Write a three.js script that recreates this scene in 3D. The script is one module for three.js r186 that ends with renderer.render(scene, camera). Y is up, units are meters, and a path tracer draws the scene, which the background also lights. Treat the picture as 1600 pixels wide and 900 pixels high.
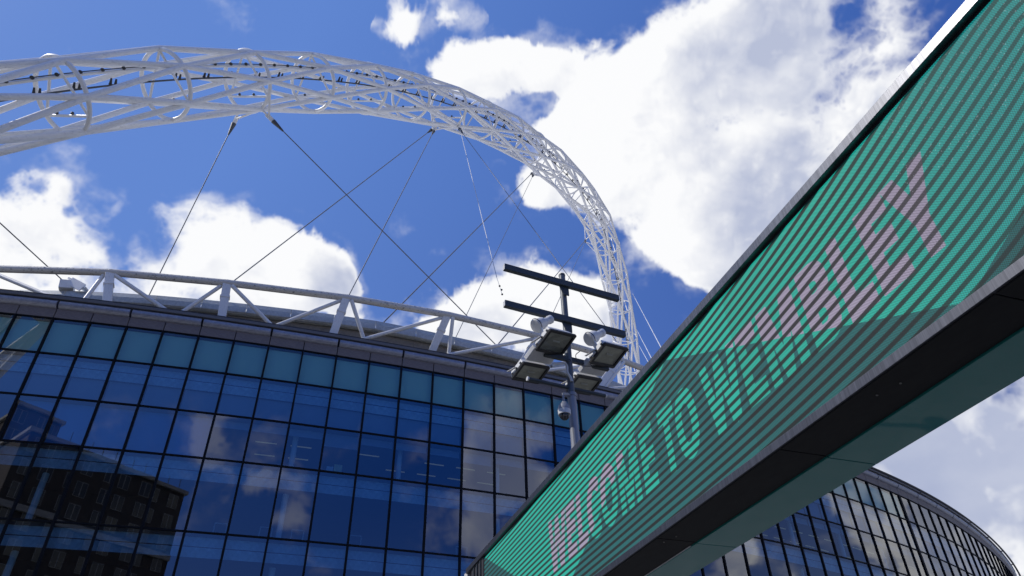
import * as THREE from 'three';
import { mergeGeometries } from 'three/addons/utils/BufferGeometryUtils.js';
import { RoundedBoxGeometry } from 'three/addons/geometries/RoundedBoxGeometry.js';

// ---------------------------------------------------------------- camera
const scene = new THREE.Scene();
const camera = new THREE.PerspectiveCamera(43.35, 16 / 9, 0.1, 6000);
camera.rotation.order = 'YXZ';
camera.position.set(0, 1.6, 0);
camera.rotation.set(THREE.MathUtils.degToRad(38.05), 0, THREE.MathUtils.degToRad(-1.496));
scene.add(camera);
const renderer = new THREE.WebGLRenderer({ antialias: true });
renderer.toneMapping = THREE.LinearToneMapping;
renderer.toneMappingExposure = 1.0;
renderer.shadowMap.enabled = true;

// ---------------------------------------------------------------- random and noise
let seed = 7;
const rnd = () => { seed = (seed * 1664525 + 1013904223) >>> 0; return seed / 4294967296; };
const V = (x, y, z) => new THREE.Vector3(x, y, z);
const clamp = THREE.MathUtils.clamp, lerp = THREE.MathUtils.lerp, sstep = (a, b, x) => { const t = clamp((x - a) / (b - a), 0, 1); return t * t * (3 - 2 * t); };
const PERM = new Uint8Array(512);
{ const p = [...Array(256).keys()]; for (let i = 255; i > 0; i--) { const j = Math.floor(rnd() * (i + 1)); [p[i], p[j]] = [p[j], p[i]]; } for (let i = 0; i < 512; i++) PERM[i] = p[i & 255]; }
const VAL = new Float32Array(256); for (let i = 0; i < 256; i++) VAL[i] = rnd() * 2 - 1;
function noise3(x, y, z) {
  const X = Math.floor(x), Y = Math.floor(y), Z = Math.floor(z);
  let fx = x - X, fy = y - Y, fz = z - Z;
  fx = fx * fx * fx * (fx * (fx * 6 - 15) + 10); fy = fy * fy * fy * (fy * (fy * 6 - 15) + 10); fz = fz * fz * fz * (fz * (fz * 6 - 15) + 10);
  const a = X & 255, b = Y & 255, c = Z & 255;
  const h = (i, j, k) => VAL[PERM[PERM[PERM[(a + i) & 255] + ((b + j) & 255)] + ((c + k) & 255)]];
  const l = (p, q, t) => p + (q - p) * t;
  return l(l(l(h(0, 0, 0), h(1, 0, 0), fx), l(h(0, 1, 0), h(1, 1, 0), fx), fy), l(l(h(0, 0, 1), h(1, 0, 1), fx), l(h(0, 1, 1), h(1, 1, 1), fx), fy), fz);
}
function fbm(x, y, z, oct, gain = 0.5) {
  let s = 0, a = 1, n = 0;
  for (let i = 0; i < oct; i++) { s += a * noise3(x, y, z); n += a; a *= gain; const t = x * 2.03 + 11.3; x = y * 2.03 - 4.7; y = z * 2.03 + 7.1; z = t; }
  return s / n;
}

// ---------------------------------------------------------------- sun and sky
const SUN = V(-0.68, 0.73, -0.08).normalize();
const sun = new THREE.DirectionalLight(new THREE.Color(1.0, 0.955, 0.88), 3.4);
sun.position.copy(SUN).multiplyScalar(400); sun.target.position.set(0, 0, -60);
sun.castShadow = true; sun.shadow.radius = 1;
Object.assign(sun.shadow.camera, { left: -220, right: 220, top: 220, bottom: -220, near: 1, far: 900 });
sun.shadow.mapSize.set(4096, 4096);
scene.add(sun, sun.target);

// cloud banks: azimuth (0 = ahead, + = right) and elevation in degrees, half widths, weight
const BANKS = [
  [29.5, 50.5, 7.4, 5.3, 1], [18.0, 54.1, 5.1, 3.6, 0.95], [20.9, 45.7, 7.9, 6.2, 1], [36.1, 47.7, 5.3, 5.2, 1], [29.2, 42.1, 7.4, 6.5, 1],
  [20.2, 39.9, 4.2, 3.4, 0.9], [12.1, 47.2, 3.9, 2.9, 0.8], [-1.8, 55.5, 3.4, 1.7, 0.72], [6.6, 54.5, 3.4, 2.3, 0.7], [5.2, 50.8, 2.5, 1.9, 0.35],
  [15.7, 49.7, 4.8, 3.8, 0.9], [39.5, 43.3, 2.3, 3.8, 0.8], [-5.9, 53.8, 1.9, 1.9, 0.55], [4.7, 52.7, 1.3, 0.9, -0.22], [7.9, 50.6, 1.5, 0.8, -0.22],
  [10.7, 49.1, 1.2, 0.7, -0.2], [-19.0, 56.5, 2.1, 1.0, 0.4], [-13.2, 57.4, 1.4, 1.1, 0.36], [-5.8, 58.7, 1.9, 1.1, 0.36], [3.2, 46.2, 3.0, 1.7, 0.68],
  [-7.1, 48.9, 1.5, 1.9, 0.4], [-42.4, 36.5, 3.9, 3.4, 1], [-37.5, 35.5, 3.4, 2.6, 0.95], [-42.0, 32.0, 4.1, 2.5, 1], [-31.2, 39.3, 3.8, 2.5, 1],
  [-26.3, 40.5, 3.1, 2.6, 0.95], [-32.1, 36.2, 4.1, 2.7, 1], [-20.1, 38.0, 3.3, 1.9, 0.85], [-22.7, 36.6, 4.1, 2.4, 0.8], [-16.0, 37.3, 1.4, 2.0, 0.6],
  [-35.8, 37.2, 0.6, 2.2, -0.8], [-13.4, 38.1, 2.0, 2.5, -0.5], [-1.9, 36.6, 4.0, 2.3, 0.85], [3.1, 36.9, 3.5, 2.5, 0.9], [-5.0, 34.5, 3.0, 2.0, 0.7],
  [8.4, 36.1, 2.0, 2.5, 0.5], [-11.1, 35.0, 2.0, 1.0, 0.3], [-13.2, 36.6, 1.5, 1.5, -0.2], [32.3, 23.9, 6.0, 3.4, 1], [36.8, 23.5, 3.5, 5.0, 0.95],
  [28.5, 22.2, 5.9, 2.6, 1], [34.2, 17.5, 4.1, 4.0, 0.95], [31.7, 19.3, 3.7, 3.3, 1], [24.2, 27.7, 4.3, 3.7, 0.6], [26.9, 48.3, 5.8, 5.0, 0.9],
  [35.0, 42.7, 4.5, 5.8, 0.9], [23.2, 37.7, 3.7, 2.9, 0.9], [17.7, 42.4, 2.9, 2.9, 0.7], [-39.1, 32.6, 4.4, 2.6, 1], [-28.1, 35.7, 5.2, 2.8, 1],
  [-34.2, 33.7, 3.6, 2.2, 0.9], [-14.7, 34.9, 2.4, 1.5, 0.3], [1.1, 34.5, 6.0, 2.5, 0.9], [43.7, 45.8, 1.5, 2.9, 0.7], [38.5, 47.3, 3.4, 3.6, 0.8],
  [41.8, 48.3, 1.9, 2.1, 0.5], [34.0, 13.7, 5.3, 3.0, 1], [28.7, 17.8, 4.6, 2.5, 0.8], [55, 15, 13, 7, 1], [74, 20, 12, 8, 1],
  [66, 28, 10, 6, 0.8],
];
{
  const W = 4096, H = 2048, data = new Float32Array(W * H * 4);
  const R = Math.PI / 180;
  const banks = BANKS.map(([az, el, ra, re, w]) => { const a = az * R, e = el * R; const f = V(Math.sin(a) * Math.cos(e), Math.sin(e), -Math.cos(a) * Math.cos(e)); const r = V(Math.cos(a), 0, Math.sin(a)); const u = new THREE.Vector3().crossVectors(r, f); return { f, r, u, ra: Math.tan(ra * R), re: Math.tan(re * R), w, lim: Math.cos(Math.min(88, Math.max(ra, re) * 2.4) * R) }; });
  function bank(x, y, z) {
    let s = 0;
    for (const b of banks) {
      const d = b.f.x * x + b.f.y * y + b.f.z * z;
      if (d < b.lim) continue;
      const p = (b.r.x * x + b.r.z * z) / d / b.ra, q = (b.u.x * x + b.u.y * y + b.u.z * z) / d / b.re;
      const g = Math.exp(-0.9 * (p * p + q * q)) * b.w;
      s += b.w > 0 ? g * (1 - Math.max(0, Math.min(s, 1)) * 0.55) : g;
    }
    return s > 0.8 ? 0.8 + (s - 0.8) * 0.3 : s;
  }
  const dens = (x, y, z, oct, front) => {
    const q = 0.022, wx = x + q * fbm(x * 11, y * 11, z * 11 + 5, 3), wy = y + q * fbm(x * 11 + 31, y * 11, z * 11, 3);
    let b = bank(wx, wy, z);
    if (front < 1) b = lerp(-0.02 + 0.56 * sstep(0.5, 0.95, x) + 0.6 * noise3(x * 2.6 + 3.1, y * 4.2 + 9.2, z * 2.6 - 1.7), b, front);
    // billows: sharp ridges pointing outward, at ever finer size
    let n = 0, amp = 1, sum = 0, fx = wx * 8, fy = wy * 9.5, fz = z * 8;
    for (let i = 0; i < oct; i++) { const v = noise3(fx, fy, fz); n += amp * (i < 3 ? v : 0.55 * v + 0.45 * (0.9 - 2.2 * Math.abs(v))); sum += amp; amp *= 0.58; const t = fx * 2.07 + 17.3; fx = fy * 2.07 - 4.7; fy = fz * 2.07 + 7.1; fz = t; }
    return b - 0.53 + 0.98 * (n / sum);
  };
  for (let j = 0; j < H; j++) {
    const el = ((j + 0.5) / H - 0.5) * Math.PI, y = Math.sin(el), ce = Math.cos(el);
    for (let i = 0; i < W; i++) {
      const k = (j * W + i) * 4, ph = ((i + 0.5) / W - 0.5) * 2 * Math.PI;
      data[k + 3] = 1;
      if (y < -0.02) { data[k] = 0.2; data[k + 1] = 0.21; data[k + 2] = 0.23; continue; }
      const x = Math.cos(ph) * ce, z = Math.sin(ph) * ce;
      const cs = x * SUN.x + y * SUN.y + z * SUN.z, ang = Math.acos(clamp(cs, -1, 1)) / R;
      const t = clamp(1.06 - Math.max(0, ang - 36) / 50, -0.15, 1.06), hz = Math.pow(1 - Math.max(0, y), lerp(3.6, 6.5, sstep(0, 0.6, z)));
      const nth = sstep(0.0, 0.8, z);
      let r = lerp(0.016, 0.110, t) + 0.004 * nth, g = lerp(0.068, 0.228, t) + 0.030 * nth, b = lerp(0.33, 0.615, t) + 0.13 * nth;
      r = lerp(r, 0.34, hz); g = lerp(g, 0.48, hz); b = lerp(b, 0.76, hz);
      const glow = Math.exp(-Math.pow(ang / 9, 1.2)) * 0.5; r += glow; g += glow; b += glow;
      const front = sstep(0.1, 0.32, -z) * sstep(-0.72, -0.55, x) ;
      const fine = front > 0;
      const d = dens(x, y, z, fine ? 7 : 5, front);
      if (d > -0.34) {
        const soft = 0.14 + 0.20 * sstep(-0.3, 0.4, noise3(x * 5 + 40, y * 5, z * 5));   // some edges are torn, others hard
        const veil = sstep(-0.34, 0.06, d) * sstep(-0.12, 0.5, fbm(x * 16 + 3, y * 22, z * 16, 5, 0.6)) * 0.55;
        const cov = Math.max(sstep(-0.06, soft, d), veil) * lerp(lerp(0.3, 1, sstep(0.45, 0.9, Math.abs(x))), 1, sstep(0.25, -0.1, z));
        // light reaching the cloud: how much more cloud lies on the way to the sun
        const q = 0.03, sx = x + SUN.x * q, sy = y + SUN.y * q, sz = z + SUN.z * q, sl = 1 / Math.hypot(sx, sy, sz);
        const ds = dens(sx * sl, sy * sl, sz * sl, 5, front);
        const depth = 1 - Math.exp(-4.0 * Math.max(0, ds));
        const big = fbm(x * 5.5 + 2, y * 6.5 + 8, z * 5.5, 4);
        const gz = sstep(0.25, 0.55, x) * sstep(0.68, 0.45, y);   // far banks to the right are greyer
        const away = sstep(0.16, 0.40, x), inner = sstep(0.05, 0.42, d);
        const mott = sstep(-0.35, 0.35, big + 0.85 * (away - 0.30) + 0.4 * gz);
        const L = 0.22 + 0.78 * clamp(1.03 - 0.16 * away * inner - 0.98 * depth * inner * mott - 0.34 * gz * sstep(-0.3, 0.3, fbm(x * 8 + 2, y * 11, z * 8, 4) + 0.1) + 0.85 * clamp(d - ds, -0.4, 0.3) * (1 - 0.3 * gz) + 0.16 * fbm(x * 20 + 7, y * 24, z * 20, 5), 0, 1) + 0.22 * sstep(0.1, 0.5, d) * gz * fbm(x * 9 + 1, y * 15 + 4, z * 9, 5, 0.55);
        const cr = lerp(0.34, 0.97, L), cg = lerp(0.40, 0.975, L), cb = lerp(0.60, 0.99, L);
        r = lerp(r, cr, cov); g = lerp(g, cg, cov); b = lerp(b, cb, cov);
      }
      data[k] = r; data[k + 1] = g; data[k + 2] = b;
    }
  }
  const sky = new THREE.DataTexture(data, W, H, THREE.RGBAFormat, THREE.FloatType);
  sky.mapping = THREE.EquirectangularReflectionMapping; sky.minFilter = sky.magFilter = THREE.LinearFilter; sky.needsUpdate = true;
  scene.background = sky; scene.environment = sky;
}

// ---------------------------------------------------------------- materials
function grainMap(w, h, fn, srgb = true) {
  const d = new Uint8Array(w * h * 4);
  for (let j = 0; j < h; j++) for (let i = 0; i < w; i++) { const c = fn(i / w, j / h, i, j), k = (j * w + i) * 4; const a = Array.isArray(c) ? c : [c, c, c]; for (let q = 0; q < 3; q++) d[k + q] = clamp(Math.round((srgb ? Math.pow(Math.max(0, a[q]), 1 / 2.2) : a[q]) * 255), 0, 255); d[k + 3] = 255; }
  const t = new THREE.DataTexture(d, w, h, THREE.RGBAFormat); t.wrapS = t.wrapT = THREE.RepeatWrapping; t.magFilter = THREE.LinearFilter; t.minFilter = THREE.LinearMipmapLinearFilter; t.generateMipmaps = true; if (srgb) t.colorSpace = THREE.SRGBColorSpace; t.needsUpdate = true; return t;
}
const rgb = (r, g, b) => new THREE.Color().setRGB(r, g, b);
const std = (c, rough = 0.6, metal = 0, extra = {}) => new THREE.MeshStandardMaterial({ color: c, roughness: rough, metalness: metal, ...extra });
const paintMap = grainMap(256, 256, (u, v) => 0.95 + 0.08 * fbm(u * 22, v * 22, 3.3, 4) - 0.25 * Math.max(0, fbm(u * 6, v * 40, 8.8, 4) - 0.18));
const chordMap = grainMap(128, 512, (u, v) => { const top = sstep(0.30, 0.08, Math.abs(u - 0.75)); const st = Math.max(0, fbm(Math.cos(u * 6.283) * 2.5 + 5, Math.sin(u * 6.283) * 2.5, v * 70, 5, 0.6) - 0.16 + 0.3 * top); const g = 0.98 - 1.7 * st; return [g, g * 0.98, g * 0.94]; });   // grime lying on the upper side
const dustMap = grainMap(256, 256, (u, v) => 0.85 + 0.3 * fbm(u * 18, v * 18, 5.5, 5));
const M = {
  white: std(rgb(0.90, 0.89, 0.865), 0.38, 0, { map: paintMap }),
  truss: std(rgb(0.60, 0.59, 0.57), 0.45, 0, { map: chordMap }),
  trussPost: std(rgb(0.78, 0.77, 0.75), 0.45, 0, { map: paintMap }),
  cable: std(rgb(0.15, 0.155, 0.165), 0.5, 0.2),
  whiteCable: std(rgb(0.62, 0.63, 0.65), 0.5),
  socket: std(rgb(0.09, 0.095, 0.10), 0.45, 0.4),
  lampBlack: std(rgb(0.035, 0.036, 0.04), 0.5),
  mullion: new THREE.MeshPhysicalMaterial({ color: rgb(0.006, 0.007, 0.009), roughness: 0.6, specularIntensity: 0.25 }),
  lintel: std(rgb(0.185, 0.158, 0.152), 0.6, 0, { map: dustMap }),
  gutter: std(rgb(0.31, 0.32, 0.38), 0.32, 0.3, { map: dustMap }),
  ledge: std(rgb(0.12, 0.12, 0.13), 0.55),
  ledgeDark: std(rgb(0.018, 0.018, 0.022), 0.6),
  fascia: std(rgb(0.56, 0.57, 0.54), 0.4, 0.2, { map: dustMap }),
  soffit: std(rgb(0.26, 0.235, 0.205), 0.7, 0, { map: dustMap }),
  roof: std(rgb(0.68, 0.67, 0.64), 0.6),
  spandrel: std(rgb(0.34, 0.50, 0.46), 0.6),
  band: std(rgb(0.46, 0.58, 0.66), 0.6, 0, { map: dustMap }),
  blind: std(rgb(0.24, 0.29, 0.36), 0.8),
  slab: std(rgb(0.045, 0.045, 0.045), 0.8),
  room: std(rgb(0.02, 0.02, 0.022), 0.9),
  column: std(rgb(0.6, 0.6, 0.6), 0.7),
  frameWhite: std(rgb(0.55, 0.56, 0.58), 0.6),
  batten: std(rgb(0.8, 0.7, 0.5), 0.7, 0, { emissive: rgb(0.9, 0.72, 0.42), emissiveIntensity: 0.12 }),
  note: std(rgb(0.55, 0.5, 0.22), 0.8), note2: std(rgb(0.5, 0.55, 0.6), 0.8),
  mast: std(rgb(0.32, 0.335, 0.37), 0.42, 0.1, { map: dustMap }),
  mastUpper: std(rgb(0.14, 0.16, 0.185), 0.45, 0.1, { map: dustMap }),
  mastDark: std(rgb(0.055, 0.07, 0.08), 0.5, 0.1, { map: dustMap }),
  lampBody: std(rgb(0.70, 0.70, 0.69), 0.45, 0, { map: paintMap }),
  lampFrame: std(rgb(0.014, 0.014, 0.015), 0.5),
  reflector: std(rgb(0.62, 0.61, 0.56), 0.3, 0.6, { map: dustMap }),
  plaza: std(rgb(0.155, 0.152, 0.145), 0.85, 0),
  ledCase: std(rgb(0.035, 0.035, 0.04), 0.55),
  soffitBlack: new THREE.MeshPhysicalMaterial({ color: rgb(0.02, 0.02, 0.02), roughness: 0.6, specularIntensity: 0.35, map: dustMap }),
  brick: std(rgb(0.05, 0.038, 0.032), 0.85, 0, { map: dustMap }),
  concrete: std(rgb(0.30, 0.29, 0.27), 0.8, 0, { map: dustMap }),
  winGlass: std(rgb(0.03, 0.035, 0.04), 0.08, 0.2),
};
const glassTints = [[0.36, 0.57, 0.72], [0.38, 0.59, 0.74], [0.34, 0.545, 0.70]].map(([r, g, b]) => new THREE.MeshPhysicalMaterial({ color: rgb(r, g, b), roughness: 0.0, metalness: 0, transmission: 1, thickness: 0, ior: 2.75, specularIntensity: 1 }));   // coated solar glass
const topGlass = new THREE.MeshPhysicalMaterial({ color: rgb(0.58, 0.76, 0.78), roughness: 0, transmission: 1, thickness: 0, ior: 2.0 });
const lensGlass = new THREE.MeshPhysicalMaterial({ color: rgb(0.72, 0.74, 0.70), roughness: 0.04, transmission: 1, thickness: 0, ior: 1.5 });
const brushed = grainMap(1024, 64, (u, v, i) => { const s = VAL[(i * 37) & 255] * 0.5 + noise3(u * 90, v * 1.2, 2) * 0.5; return 0.72 + 0.22 * s; });
const railMetal = new THREE.MeshPhysicalMaterial({ color: rgb(0.145, 0.15, 0.172), map: brushed, roughness: 0.47, metalness: 0.85 });
const topMetal = new THREE.MeshPhysicalMaterial({ color: rgb(0.22, 0.225, 0.245), map: brushed, roughness: 0.385, metalness: 0.9 });
const greenGloss = new THREE.MeshPhysicalMaterial({ color: rgb(0.016, 0.22, 0.20), roughness: 0.45, specularIntensity: 0.3, clearcoat: 0.8, clearcoatRoughness: 0.03 });

// ---------------------------------------------------------------- builders
const used = {};
function numbered(name) { const n = used[name] ?? 0; used[name] = n + 1; return n ? `${name}_${String(n).padStart(3, '0')}` : name; }
function thing(name, label, category, at = V(0, 0, 0), group, turn = 0) {
  const o = new THREE.Group(); o.name = numbered(name); o.position.copy(at); o.rotation.y = turn;
  o.userData = { label, category }; if (group) o.userData.group = group; scene.add(o); return o;
}
function part(parent, name, geo, mat) { const m = new THREE.Mesh(geo, mat); m.name = name; m.castShadow = m.receiveShadow = true; parent.add(m); return m; }
function sub(parent, name) { const g = new THREE.Group(); g.name = name; parent.add(g); return g; }
const UNIT_CYL = new THREE.CylinderGeometry(1, 1, 1, 14, 1), UNIT_CYL8 = new THREE.CylinderGeometry(1, 1, 1, 8, 1), UNIT_BOX = new RoundedBoxGeometry(1, 1, 1, 1, 0.02);
const PLAIN_BOX = new THREE.BoxGeometry(1, 1, 1);
const YUP = V(0, 1, 0);
function tube(parent, name, a, b, r, mat, geo = UNIT_CYL) {
  const d = b.clone().sub(a), m = part(parent, name, geo, mat), L = d.length();
  m.position.copy(a).addScaledVector(d, 0.5); m.quaternion.setFromUnitVectors(YUP, d.divideScalar(L)); m.scale.set(r, L, r); return m;
}
function bar(parent, name, a, b, w, h, mat, up = YUP, geo = UNIT_BOX) {   // box from a to b, h along up, w across
  const z = b.clone().sub(a), L = z.length(); z.divideScalar(L);
  const x = new THREE.Vector3().crossVectors(up, z).normalize(), y = new THREE.Vector3().crossVectors(z, x);
  const m = part(parent, name, geo, mat);
  m.position.copy(a).lerp(b, 0.5); m.quaternion.setFromRotationMatrix(new THREE.Matrix4().makeBasis(x, y, z)); m.scale.set(w, h, L); return m;
}
function quadGeo(list) {   // list of [a,b,c,d] corners (counter-clockwise seen from outside)
  const pos = [], uv = [], idx = [];
  list.forEach(([a, b, c, d], k) => { for (const p of [a, b, c, d]) pos.push(p.x, p.y, p.z); const w = a.distanceTo(b), h = a.distanceTo(d); uv.push(0, 0, w / 4, 0, w / 4, h / 4, 0, h / 4); const o = k * 4; idx.push(o, o + 1, o + 2, o, o + 2, o + 3); });
  const g = new THREE.BufferGeometry(); g.setAttribute('position', new THREE.Float32BufferAttribute(pos, 3)); g.setAttribute('uv', new THREE.Float32BufferAttribute(uv, 2)); g.setIndex(idx); g.computeVertexNormals(); return g;
}
const placed = (geo, m) => { const g = geo.clone(); g.applyMatrix4(m); return g; };

// ---------------------------------------------------------------- ground
{
  const t = grainMap(512, 512, (u, v, i, j) => { const jx = (i % 64) < 2 || (j % 32) < 2 ? 0.72 : 1; return jx * (0.86 + 0.2 * fbm(u * 16, v * 16, 2.2, 5)); });
  t.repeat.set(14, 12); M.plaza.map = t;
  const g = part(scene, 'plaza_paving', new THREE.PlaneGeometry(90, 80), M.plaza); g.rotation.x = -Math.PI / 2; g.position.set(10, 0.004, 4); g.castShadow = false; g.userData.kind = 'structure';  // unseen paving, darker than the ground so less light bounces onto the gantry
  const o = part(scene, 'ground', new THREE.PlaneGeometry(5000, 5000), std(rgb(0.34, 0.335, 0.31), 0.9)); o.rotation.x = -Math.PI / 2; o.castShadow = false; o.userData.kind = 'structure';
}

// ---------------------------------------------------------------- stadium plan
const KN = [-10, 0, 4, 8, 12, 16, 22, 28, 34, 40, 46, 52, 64, 76];
const AN = [7.12, 14.25, 17.11, 19.92, 22.68, 25.48, 29.92, 34.72, 39.91, 45.45, 50.19, 54.76, 63.9, 73.04];
const interp = (xs, ys, x) => { if (x <= xs[0]) return ys[0]; for (let i = 1; i < xs.length; i++) if (x <= xs[i]) return lerp(ys[i - 1], ys[i], (x - xs[i - 1]) / (xs[i] - xs[i - 1])); return ys[ys.length - 1]; };
const STEP = 0.05, S0 = -10, PL = [];
{
  let x = 0, z = 0; const zero = Math.round(-S0 / STEP);
  for (let i = 0; i <= (76 - S0) / STEP; i++) { const s = S0 + i * STEP; PL.push([x, z]); const m = s + STEP / 2, a = interp(KN, AN, m) * Math.PI / 180, g = interp([-10, 0, 14, 30, 52, 76], [2.997, 2.997, 3.287, 2.954, 3.345, 3.345], m); x += Math.cos(a) * g * STEP; z -= Math.sin(a) * g * STEP; }
  const [ox, oz] = PL[zero]; for (const p of PL) { p[0] += -40.59 - ox; p[1] += -51.45 - oz; }
}
function wallAt(s, off = 0, y = 0) {   // point on the facade line, off metres outward
  const f = clamp((s - S0) / STEP, 0, PL.length - 1.001), i = Math.floor(f), t = f - i, a = interp(KN, AN, s) * Math.PI / 180;
  return V(lerp(PL[i][0], PL[i + 1][0], t) + Math.sin(a) * off, y, lerp(PL[i][1], PL[i + 1][1], t) + Math.cos(a) * off);
}
const NODES = []; for (let i = -4; i <= 33; i++) NODES.push(i); NODES.push(33.72); for (let j = 0; j <= 18; j++) NODES.push(34.6 + j);
const ROWS = [39.8, 36.24, 32.18, 28.08, 21.98, 15.89];
const stadium = thing('stadium', 'stadium with a curved dark blue glass facade, grey rim and white roof truss', 'stadium', V(0, 0, 0));
const bandStrip = (s0, s1, lo, hi, offLo, offHi) => { const q = []; for (let i = 0; i < NODES.length - 1; i++) { const a = NODES[i], b = NODES[i + 1]; if (a < s0 || b > s1) continue; q.push([wallAt(a, offLo, lo), wallAt(b, offLo, lo), wallAt(b, offHi, hi), wallAt(a, offHi, hi)]); } return q; };
const SA = NODES[0], SB = NODES[NODES.length - 1];
// glass, one pane each
for (let i = 0; i < NODES.length - 1; i++) {
  const a = NODES[i], b = NODES[i + 1];
  for (let r = 0; r < 5; r++) {
    const tx = (rnd() - 0.5) * 0.012, ty = (rnd() - 0.5) * 0.012, A = wallAt(a, tx), B = wallAt(b, -tx), lo = ROWS[r + 1], hi = ROWS[r];
    const n = V(-(B.z - A.z), 0, B.x - A.x).normalize().multiplyScalar(ty);
    const P = (p, y, s) => V(p.x + n.x * s, y, p.z + n.z * s);
    part(stadium, 'glass_pane', quadGeo([[P(A, lo, 1), P(B, lo, 1), P(B, hi, -1), P(A, hi, -1)]]), r === 0 && b < 33.8 ? topGlass : glassTints[Math.floor(rnd() * 3)]).castShadow = false;
  }
}
// mullions and transoms
for (const s of NODES) {
  const wide = s === 33.72, A = wallAt(s, 0.03, ROWS[5]), B = wallAt(s, 0.03, ROWS[0]), n = wallAt(s, 1).sub(wallAt(s, 0));
  bar(stadium, 'mullion', A, B, wide ? 0.42 : 0.17, 0.24, M.mullion, n, PLAIN_BOX);
}
for (let r = 0; r <= 5; r++) for (let i = 0; i < NODES.length - 1; i += 2) {
  const g = []; for (const k of [i, i + 1]) { if (k + 1 >= NODES.length) continue; const A = wallAt(NODES[k], 0.02, ROWS[r]), B = wallAt(NODES[k + 1], 0.02, ROWS[r]), d = B.clone().sub(A); const m = new THREE.Matrix4(), z = d.clone().normalize(), x = new THREE.Vector3().crossVectors(YUP, z); m.makeBasis(x.multiplyScalar(0.14), V(0, 0.13, 0), z.multiplyScalar(d.length() - 0.18)); m.setPosition(A.clone().lerp(B, 0.5)); g.push(placed(PLAIN_BOX, m)); }
  part(stadium, 'transom', mergeGeometries(g), M.mullion);
}
// behind the glass: opaque panels, bulkhead bands, blinds, floors, rooms
part(stadium, 'spandrel_panel', quadGeo(bandStrip(SA, 33.8, 36.3, 39.75, -0.22, -0.22)), M.spandrel);
const bands = [];
for (const [hi, lo] of [[36.15, 35.33], [35.25, 34.42]]) bands.push(...bandStrip(SA, SB, lo, hi, -0.3, -0.3));
for (const [top, d1, d2] of [[28.0, 0.92, 1.76], [21.9, 0.92, 1.76]]) { bands.push(...bandStrip(SA, SB, top - d1, top, -0.3, -0.3)); bands.push(...bandStrip(SA, SB, top - d2, top - d1 - 0.07, -0.3, -0.3)); }
part(stadium, 'bulkhead_band', quadGeo(bands), M.band);
const blinds = []; for (let i = 0; i < NODES.length - 1; i++) { const a = NODES[i] + 0.04, b = NODES[i + 1] - 0.04; blinds.push([wallAt(a, -0.5, 32.2), wallAt(b, -0.5, 32.2), wallAt(b, -0.5, 34.4), wallAt(a, -0.5, 34.4)]); const drop = NODES[i] < 5 ? 0.15 : 0.6 + 1.1 * (rnd() < 0.35 ? rnd() : 0.25); blinds.push([wallAt(a, -0.5, 32.1 - drop), wallAt(b, -0.5, 32.1 - drop), wallAt(b, -0.5, 32.1), wallAt(a, -0.5, 32.1)]); }
part(stadium, 'roller_blind', quadGeo(blinds), M.blind);
const blueBacking = []; for (let i = 4; i < 9; i++) { const a = NODES[i] + 0.03, b = NODES[i + 1] - 0.03; blueBacking.push([wallAt(a, -0.4, 28.15), wallAt(b, -0.4, 28.15), wallAt(b, -0.4, 32.1), wallAt(a, -0.4, 32.1)]); }
part(stadium, 'blue_backing', quadGeo(blueBacking), std(rgb(0.10, 0.30, 0.55), 0.8));  // added blue backing, giving these panes the blue of their sky reflection
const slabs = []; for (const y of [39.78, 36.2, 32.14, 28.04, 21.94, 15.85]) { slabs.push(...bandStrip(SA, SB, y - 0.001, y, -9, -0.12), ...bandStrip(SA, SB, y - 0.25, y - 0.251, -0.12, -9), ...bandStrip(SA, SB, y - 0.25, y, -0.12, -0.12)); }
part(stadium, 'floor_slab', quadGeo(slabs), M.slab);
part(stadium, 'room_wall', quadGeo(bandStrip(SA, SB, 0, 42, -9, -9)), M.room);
for (let i = 2; i < NODES.length - 1; i += 3) { const s = NODES[i] + 0.25; for (const [lo, hi] of [[28.1, 31.9], [22, 26.2], [15.9, 20.1]]) if (i % 2 || lo > 22) tube(stadium, 'column', wallAt(s, -1.4, lo), wallAt(s, -1.4, hi), 0.24, M.column); }
{ const g = []; for (let i = 6; i < NODES.length - 1; i++) { const a = NODES[i]; if (NODES[i + 1] - a < 0.9) continue; for (const [y, o] of [[31.55, -3.2], [31.6, -6]]) if (rnd() < 0.7 && a > 3) { const A = wallAt(a + 0.15, o, y), B = wallAt(a + 0.75, o, y), m = new THREE.Matrix4(), z = B.clone().sub(A), x = new THREE.Vector3().crossVectors(YUP, z).normalize(); m.makeBasis(x.multiplyScalar(0.14), V(0, 0.05, 0), z); m.setPosition(A.lerp(B, 0.5)); g.push(placed(PLAIN_BOX, m)); } } part(stadium, 'ceiling_light', mergeGeometries(g), M.batten); }
for (const s of [5.55, 6.75, 7.6, 9.2, 12.3, 14.6]) { const f = sub(stadium, 'door_frame'); for (const e of [0, 0.32]) bar(f, 'jamb', wallAt(s + e, -4, 22.0), wallAt(s + e, -4, 24.2), 0.08, 0.08, M.frameWhite, V(1, 0, 0), PLAIN_BOX); bar(f, 'head', wallAt(s, -4, 24.2), wallAt(s + 0.32, -4, 24.2), 0.08, 0.08, M.frameWhite, YUP, PLAIN_BOX); }
part(stadium, 'paper_notice', quadGeo([[wallAt(8.4, -0.6, 28.2), wallAt(8.62, -0.6, 28.2), wallAt(8.62, -0.6, 29.1), wallAt(8.4, -0.6, 29.1)]]), M.note);
part(stadium, 'paper_notice', quadGeo([[wallAt(8.2, -0.62, 28.2), wallAt(8.38, -0.62, 28.2), wallAt(8.38, -0.62, 28.85), wallAt(8.2, -0.62, 28.85)]]), M.note2);
part(stadium, 'lower_wall', quadGeo(bandStrip(SA, SB, 0, ROWS[5] - 0.08, 0, 0)), M.ledge);
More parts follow.
